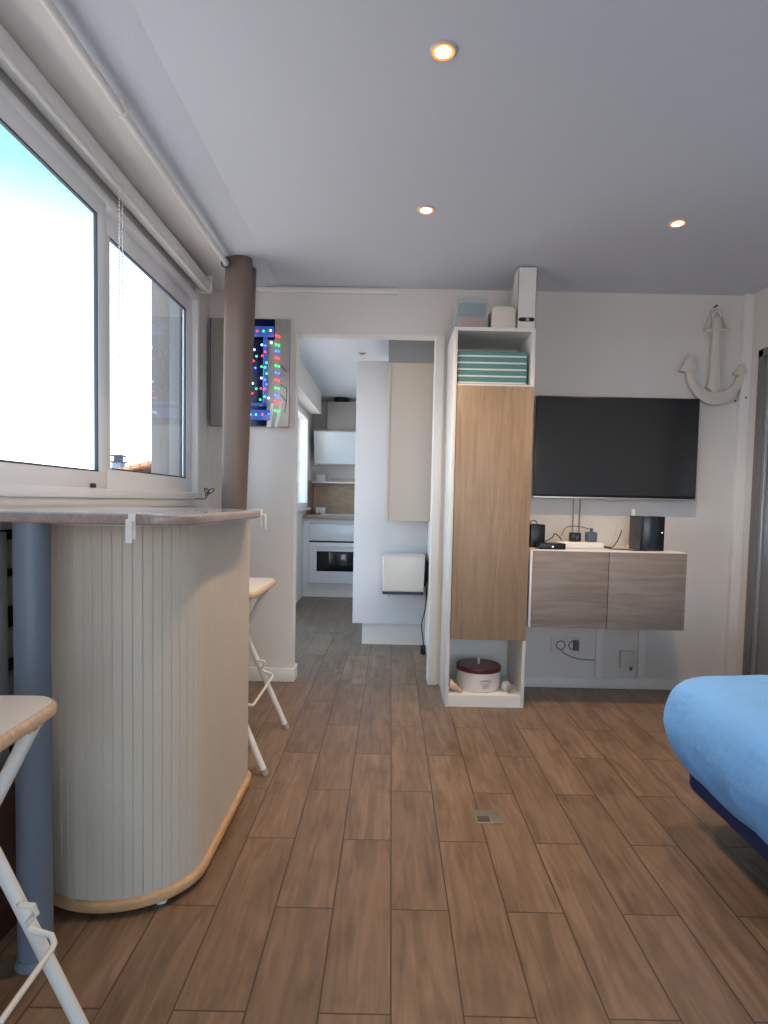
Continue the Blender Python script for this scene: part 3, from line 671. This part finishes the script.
for x, y, z, lb in ((1.945, YB, 1.672, 'left of two dark screws in the wall below the anchor'), (1.985, YB-.035, 1.684, 'right of two dark screws, in the corner trim')):
    tag(MB().lathe([(0, 0), (.006, .001), (.005, .004), (0, .006)], 0, 0, 0, 12).build('wall_screw', M['screw']), lb, 'screw', 'screws by the anchor')
    s = bpy.context.scene.collection.objects[-1]; s.location = (x, y, z); s.rotation_euler = (PI/2, 0, 0)

# ------------------------------------------------------------------ bed
t = thing('bed', 'blue-sheeted bed corner at the right picture edge', 'bed', (1.42, 1.0, 0))
b = bmesh.new()
BX0, BX1, BY0, BY1, BZ0, BZ1 = .915, 1.985, -.0, 2.06, .19, .515
NA, NP = 400, 28
cx, cy = (BX0+BX1)/2, (BY0+BY1)/2; hx, hy = (BX1-BX0)/2, (BY1-BY0)/2
def outline(a, inset):
    # rounded rectangle radius .2 by superellipse-like corner
    r = .15 - inset*.4; X, Y = hx-inset, hy-inset
    # a in 0..1 along perimeter
    L1, L2, q = 2*(X-r), 2*(Y-r), PI*r/2
    tot = 2*(L1+L2)+4*q; s = a*tot
    segs = [('l', (X, -Y+r), (0, 1), L2), ('c', (X-r, Y-r), 0, q), ('l', (X-r, Y), (-1, 0), L1), ('c', (-X+r, Y-r), PI/2, q), ('l', (-X, Y-r), (0, -1), L2), ('c', (-X+r, -Y+r), PI, q), ('l', (-X+r, -Y), (1, 0), L1), ('c', (X-r, -Y+r), 1.5*PI, q)]
    for sg in segs:
        if s <= sg[3] + 1e-9:
            if sg[0] == 'l': return (cx+sg[1][0]+sg[2][0]*s, cy+sg[1][1]+sg[2][1]*s)
            an = sg[2]+s/r; return (cx+sg[1][0]+r*math.cos(an), cy+sg[1][1]+r*math.sin(an))
        s -= sg[3]
    return (cx+X, cy-Y+r)
prof = [(.10, 0), (.075, .004), (.045, .035), (.02, .08), (.004, .13), (0, .165), (.006, .21), (.02, .25), (.045, .28), (.08, .298), (.13, .306), (.2, .309), (.3, .31)]
fine = []
for i in range(len(prof)-1):
    p0, p1, p2, p3 = (Vector(prof[max(0, min(len(prof)-1, j))]) for j in (i-1, i, i+1, i+2))
    for q in range(4):
        u = q/4
        fine.append(tuple(.5*((2*p1)+(p2-p0)*u+(2*p0-5*p1+4*p2-p3)*u*u+(3*p1-p0-3*p2+p3)*u**3)))
prof = fine + [prof[-1]]
rings = []
for inset, dz in prof:
    ring = []
    for k in range(NA):
        x, y = outline(k/NA, inset)
        wv = .003*math.sin(k*.76+dz*8)*math.sin(dz*20) + .009*math.sin(k*.22+dz*22+1.5*math.sin(k*.084))*max(0, 1-dz/.24)
        d = Vector((x-cx, y-cy)).normalized()
        ring.append(b.verts.new((x+d.x*wv, y+d.y*wv, BZ0+dz*1.05 + .003*math.sin(k*.28+dz*9)*(dz > 0) )))
    rings.append(ring)
for R0, R1 in zip(rings, rings[1:]):
    for k in range(NA): b.faces.new((R0[k], R0[(k+1) % NA], R1[(k+1) % NA], R1[k]))
b.faces.new(rings[-1]); b.faces.new(rings[0][::-1])
bmesh.ops.recalc_face_normals(b, faces=b.faces[:])
mb = MB(); mb._merge(b); o = mb.build('sheet', M['sheet'], t, angle=80)

MB().prism(rrect(BX0+.075, BX1-.075, BY0+.075, BY1-.075, .1), 'z', .145, .215, .012, 2).build('base', M['navy'], t)
for x, y in ((1.2, 1.7), (1.2, .3), (1.8, 1.7), (1.8, .3)):
    MB().tube([(x, y, 0), (x, y, .147)], [.022, .028], 16).build('leg', M['dark_leg'], t)

# floor plate
t = thing('floor_plate', 'small square metal plate set into the wood floor', 'floor plate', (.35, 1.975, 0))
MB().box(.307, .393, 1.935, 2.015, 0, .003, .001).build('plate', M['plate'], t)
MB().box(.312, .352, 1.94, 1.975, .003, .0036).build('flap', M['plate_d'], t)

# ------------------------------------------------------------------ kitchen seen through the opening
t = thing('fridge_cabinet', 'tall white cabinet block facing down the passage', 'cabinet', (0, 4.66, 0))
MB().box(-.265, .268, 4.36, 4.96, .165, 2.065, .002).build('body', M['lacquer'], t)
MB().box(-.195, .268, 4.41, 4.92, 0, .165).build('plinth', M['carcass'], t)
t = thing('upper_cabinet', 'beige wall cabinet high in the passage', 'cabinet', (.12, 4.15, .93))
MB().box(-.012, .269, 3.96, 4.3595, .935, 1.9645, .002).build('body', M['beige'], t)
MB().box(-.031, -.013, 3.962, 4.358, .933, 1.9645, .002).build('door', M['beige'], t)
t = thing('fold_shelf', 'dark narrow shelf under the white microwave', 'shelf', (.1, 4.2, .43))
MB().box(-.045, .235, 4.06, 4.3595, .428, .444, .002).build('board', M['dark_cap'], t)
for x in (.0, .19):
    MB().prism([(4.12, .428), (4.3595, .428), (4.3595, .37), (4.34, .37)], 'x', x-.006, x+.006).build('bracket', M['carcass'], t)
t = thing('microwave', 'white microwave on the dark shelf in the passage', 'microwave', (.1, 4.2, .444))
MB().prism([(-.042, .4445), (.236, .4445), (.241, .69), (-.05, .69)], 'y', 4.07, 4.345, .010, 3).build('body', M['carcass'], t)
MB().prism([(.238, .47), (.247, .48), (.264, .52), (.264, .64), (.249, .68), (.238, .68)], 'y', 4.12, 4.33, .003).build('back_vent', M['dark'], t)
for x in (-.02, .2):
    MB().lathe([(0, 0), (.01, 0), (.01, .002), (0, .002)], x, 4.1, .443, 10).build('foot', M['dark'], t)
o = cab('cable', [(.252, 4.2, .5), (.264, 4.2, .42), (.255, 4.2, .30), (.235, 4.2, .20), (.245, 4.19, .10), (.25, 4.17, .055)], M['cable'], 'black mains cable hanging beside the microwave', .004)
o['group'] = 'cables in the passage'
tag(MB().box(.228, .264, 4.13, 4.18, .0005, .06, .006).build('extension_socket', M['black']), 'black plug on the passage floor under the microwave cable', 'plug')
t = thing('base_cabinet', 'white kitchen base cabinet around the oven', 'cabinet', (-.35, 6.9, 0))
b = MB(); b.box(XK+.001, -.886, 6.52, 7.29, .115, .855, .002).box(-.284, .262, 6.52, 7.29, .115, .855, .002).box(-.886, -.284, 6.53, 7.29, .806, .855).box(-.886, -.284, 6.53, 7.29, .115, .150)
b.build('body', M['lacquer'], t)
MB().box(XK+.001, .262, 6.56, 7.2, 0, .115).build('plinth', M['carcass'], t)
MB().box(-.27, .25, 6.5, 6.52, .13, .80, .003).build('door', M['lacquer'], t)
t = thing('oven', 'white built-in oven with dark glass window in the kitchen', 'oven', (-.585, 6.8, .152))
MB().box(-.88, -.29, 6.52, 7.1, .153, .803, .003).build('body', M['lacquer'], t)
cp = MB().box(-.882, -.288, 6.50, 6.52, .62, .803, .004).build('control_panel', M['gloss'], t)
for x in (-.70, -.60, -.47, -.40):
    MB().tube([(x, 6.50, .70), (x, 6.478, .70)], .017, 16).build('knob', M['gloss'], cp)
d = MB().box(-.882, -.288, 6.495, 6.52, .158, .603, .004).build('door', M['gloss'], t)
MB().box(-.795, -.37, 6.4935, 6.4955, .29, .508, .001).build('door_window', M['glassdark'], d)
MB().tube([(-.80, 6.495, .565), (-.80, 6.465, .565), (-.37, 6.465, .565), (-.37, 6.495, .565)], .009, 10).build('handle', M['gloss'], d)
MB().box(-.88, -.29, 6.51, 6.53, .603, .620).build('gap_strip', M['dark'], t)
tag(MB().box(XK+.0005, .262, 6.47, 7.293, .857, .897, .004).build('countertop', M['counter']), 'wood-look kitchen countertop over the white oven', 'countertop')
tag(MB().box(-.76, -.22, 6.56, 7.08, .8973, .905, .003).build('cooking_hob', M['hobm']), 'pale cooking hob set on the kitchen countertop', 'hob')
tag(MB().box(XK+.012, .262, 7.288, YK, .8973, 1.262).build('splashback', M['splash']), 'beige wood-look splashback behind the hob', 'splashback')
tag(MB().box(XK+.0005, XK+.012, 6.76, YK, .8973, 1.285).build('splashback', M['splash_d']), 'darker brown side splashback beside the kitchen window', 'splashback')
tag(MB().box(XK+.013, .262, 7.13, 7.2995, 1.263, 1.285, .003).build('kitchen_shelf', M['gloss']), 'thin white shelf above the beige splashback', 'shelf')
tag(MB().box(-.72, -.30, 7.2, 7.25, 1.2855, 1.325, .004).build('spice_tray', M['splash']), 'long brown tray on the thin white kitchen shelf', 'tray')
t = thing('storage_tub', 'small white tub at the left end of kitchen shelf', 'tub', (-.84, 7.2, 1.285))
MB().box(-.89, -.785, 7.15, 7.25, 1.2853, 1.36, .006).build('body', M['carcass'], t)
MB().box(-.894, -.781, 7.146, 7.254, 1.36, 1.372, .003).build('lid', M['gloss'], t)
t = thing('paper_holder', 'small white box standing on the kitchen countertop corner', 'box', (-.83, 7.15, .897))
MB().box(-.888, -.775, 7.10, 7.2, .8975, .975, .005).build('body', M['gloss'], t)
MB().box(-.86, -.80, 7.12, 7.18, .975, .98, .001).build('opening', M['grey_print'], t)
t = thing('extractor_hood', 'slanted pale glass extractor hood above the oven', 'extractor hood', (-.6, 7.0, 1.48))
MB().prism([(6.86, 1.84), (6.90, 1.865), (YK-.001, 1.865), (YK-.001, 1.60), (7.02, 1.475), (6.985, 1.485)], 'x', -.895, -.295, .003).build('body', M['hoodbody'], t)
MB().prism([(6.856, 1.84), (6.853, 1.832), (6.977, 1.487), (6.984, 1.487)], 'x', -.775, -.30, .001).build('glass_front', M['hoodglass'], t)
MB().box(-.755, -.435, 7.0, YK-.001, 1.865, 2.20, .003).build('chimney', M['duct'], t)
MB().tube([(-.60, 7.1, 2.20), (-.60, 7.1, ZC)], .085, 24).build('flue', M['dark'], t)

# ------------------------------------------------------------------ ceiling spots
def make_spot(x, y, label, lit=True, r=.036):
    t = thing('ceiling_spot', label, 'ceiling light', (x, y, ZC), 'recessed ceiling spots')
    MB().lathe([(r, .001), (r+.001, -.003), (r-.004, -.006), (r*.72, -.004), (r*.70, .001)], x, y, ZC, 32).build('ring', M['ring'], t)
    if lit:
        MB().lathe([(r*.60, -.0052), (r*.82, -.0062), (r*.84, -.002), (r*.6, .0005)], x, y, ZC, 28).build('halo_ring', M['glow'], t)  # ring glows to imitate the warm halo around the bulb
    MB().lathe([(0, -.008), (r*.4, -.0075), (r*.66, -.004), (r*.68, .001)], x, y, ZC, 28).build('bulb', M['lamp' if lit else 'lamp_off'], t)
    if lit:
        l = bpy.data.lights.new('spot_light', 'SPOT'); l.energy = 25; l.color = (1, .72, .45); l.spot_size = math.radians(125); l.spot_blend = .9; l.shadow_soft_size = .05
        o = bpy.data.objects.new('spot_light', l); C.objects.link(o); o.parent = t; o.location = (0, 0, -.02)
    return t
make_spot(.114, 1.662, 'lit ceiling spot nearest the camera, top of picture')
make_spot(.119, 2.53, 'lit ceiling spot midway toward the passage opening')
make_spot(1.186, 2.60, 'lit ceiling spot at right, above the television side')
make_spot(-.26, 4.95, 'unlit ceiling spot inside the passage', False, .04)

# ------------------------------------------------------------------ daylight
w = bpy.data.worlds.new('sky'); bpy.context.scene.world = w; w.use_nodes = True
nt = w.node_tree; N = nt.nodes.new; L = nt.links.new
bg = nt.nodes['Background']
tc = N('ShaderNodeTexCoord'); sp = N('ShaderNodeSeparateXYZ'); L(tc.outputs['Generated'], sp.inputs[0])
rm = N('ShaderNodeValToRGB'); e = rm.color_ramp.elements
e[0].position = 0; e[0].color = (.35, .33, .32, 1)
e[1].position = 1; e[1].color = (.06, .2, .36, 1)
for p, c in ((.495, (.45, .43, .42, 1)), (.5, (.9, .93, 1.0, 1)), (.60, (.5, .7, .9, 1)), (.66, (.22, .42, .58, 1)), (.71, (.075, .24, .34, 1)), (.80, (.06, .2, .34, 1))):
    q = e.new(p); q.color = c
mr = N('ShaderNodeMapRange'); mr.inputs['From Min'].default_value = -1; L(sp.outputs['Z'], mr.inputs['Value'])
L(mr.outputs[0], rm.inputs['Fac']); L(rm.outputs['Color'], bg.inputs['Color'])
bg.inputs['Strength'].default_value = 3.6
def portal(x, y0, y1, z0, z1):
    l = bpy.data.lights.new('window_portal', 'AREA'); l.shape = 'RECTANGLE'; l.size = z1-z0; l.size_y = y1-y0; l.cycles.is_portal = True
    o = bpy.data.objects.new('window_portal', l); C.objects.link(o); o.location = (x, (y0+y1)/2, (z0+z1)/2); o.rotation_euler = (0, -PI/2, 0)
l = bpy.data.lights.new('window_portal', 'AREA'); l.shape = 'RECTANGLE'; l.size = G1-G0; l.size_y = GZ; l.cycles.is_portal = True
o = bpy.data.objects.new('window_portal', l); C.objects.link(o); o.location = ((G0+G1)/2, YF-.09, GZ/2); o.rotation_euler = (PI/2, 0, PI)
portal(-1.14, W0, W1, WZ0, WZ1); portal(-1.06, K0, K1, KZ0, KZ1); portal(-1.06, G2, G3, 0, KZ1)

# ------------------------------------------------------------------ camera
cam = bpy.data.cameras.new('camera'); co = bpy.data.objects.new('camera', cam); C.objects.link(co)
cam.sensor_fit = 'AUTO'; cam.sensor_width = 36; cam.lens = 600/1024*36; cam.clip_start = .02
pitch, roll = math.radians(3.0), math.radians(1.2)
co.matrix_world = Matrix.Translation((0, 0, 1.057)) @ Matrix.Rotation(PI/2-pitch, 4, 'X') @ Matrix.Rotation(roll, 4, 'Z')
cam.shift_x = -(390.34-384)/1024; cam.shift_y = (533.44-512)/1024
sc = bpy.context.scene; sc.camera = co
sc.view_settings.view_transform = 'Standard'; sc.view_settings.look = 'None'; sc.view_settings.exposure = 1.08; sc.view_settings.gamma = 1
sc.cycles.max_bounces = 8; sc.cycles.diffuse_bounces = 6; sc.cycles.glossy_bounces = 3; sc.cycles.transparent_max_bounces = 8
sc.cycles.use_denoising = True; sc.cycles.sample_clamp_indirect = 8
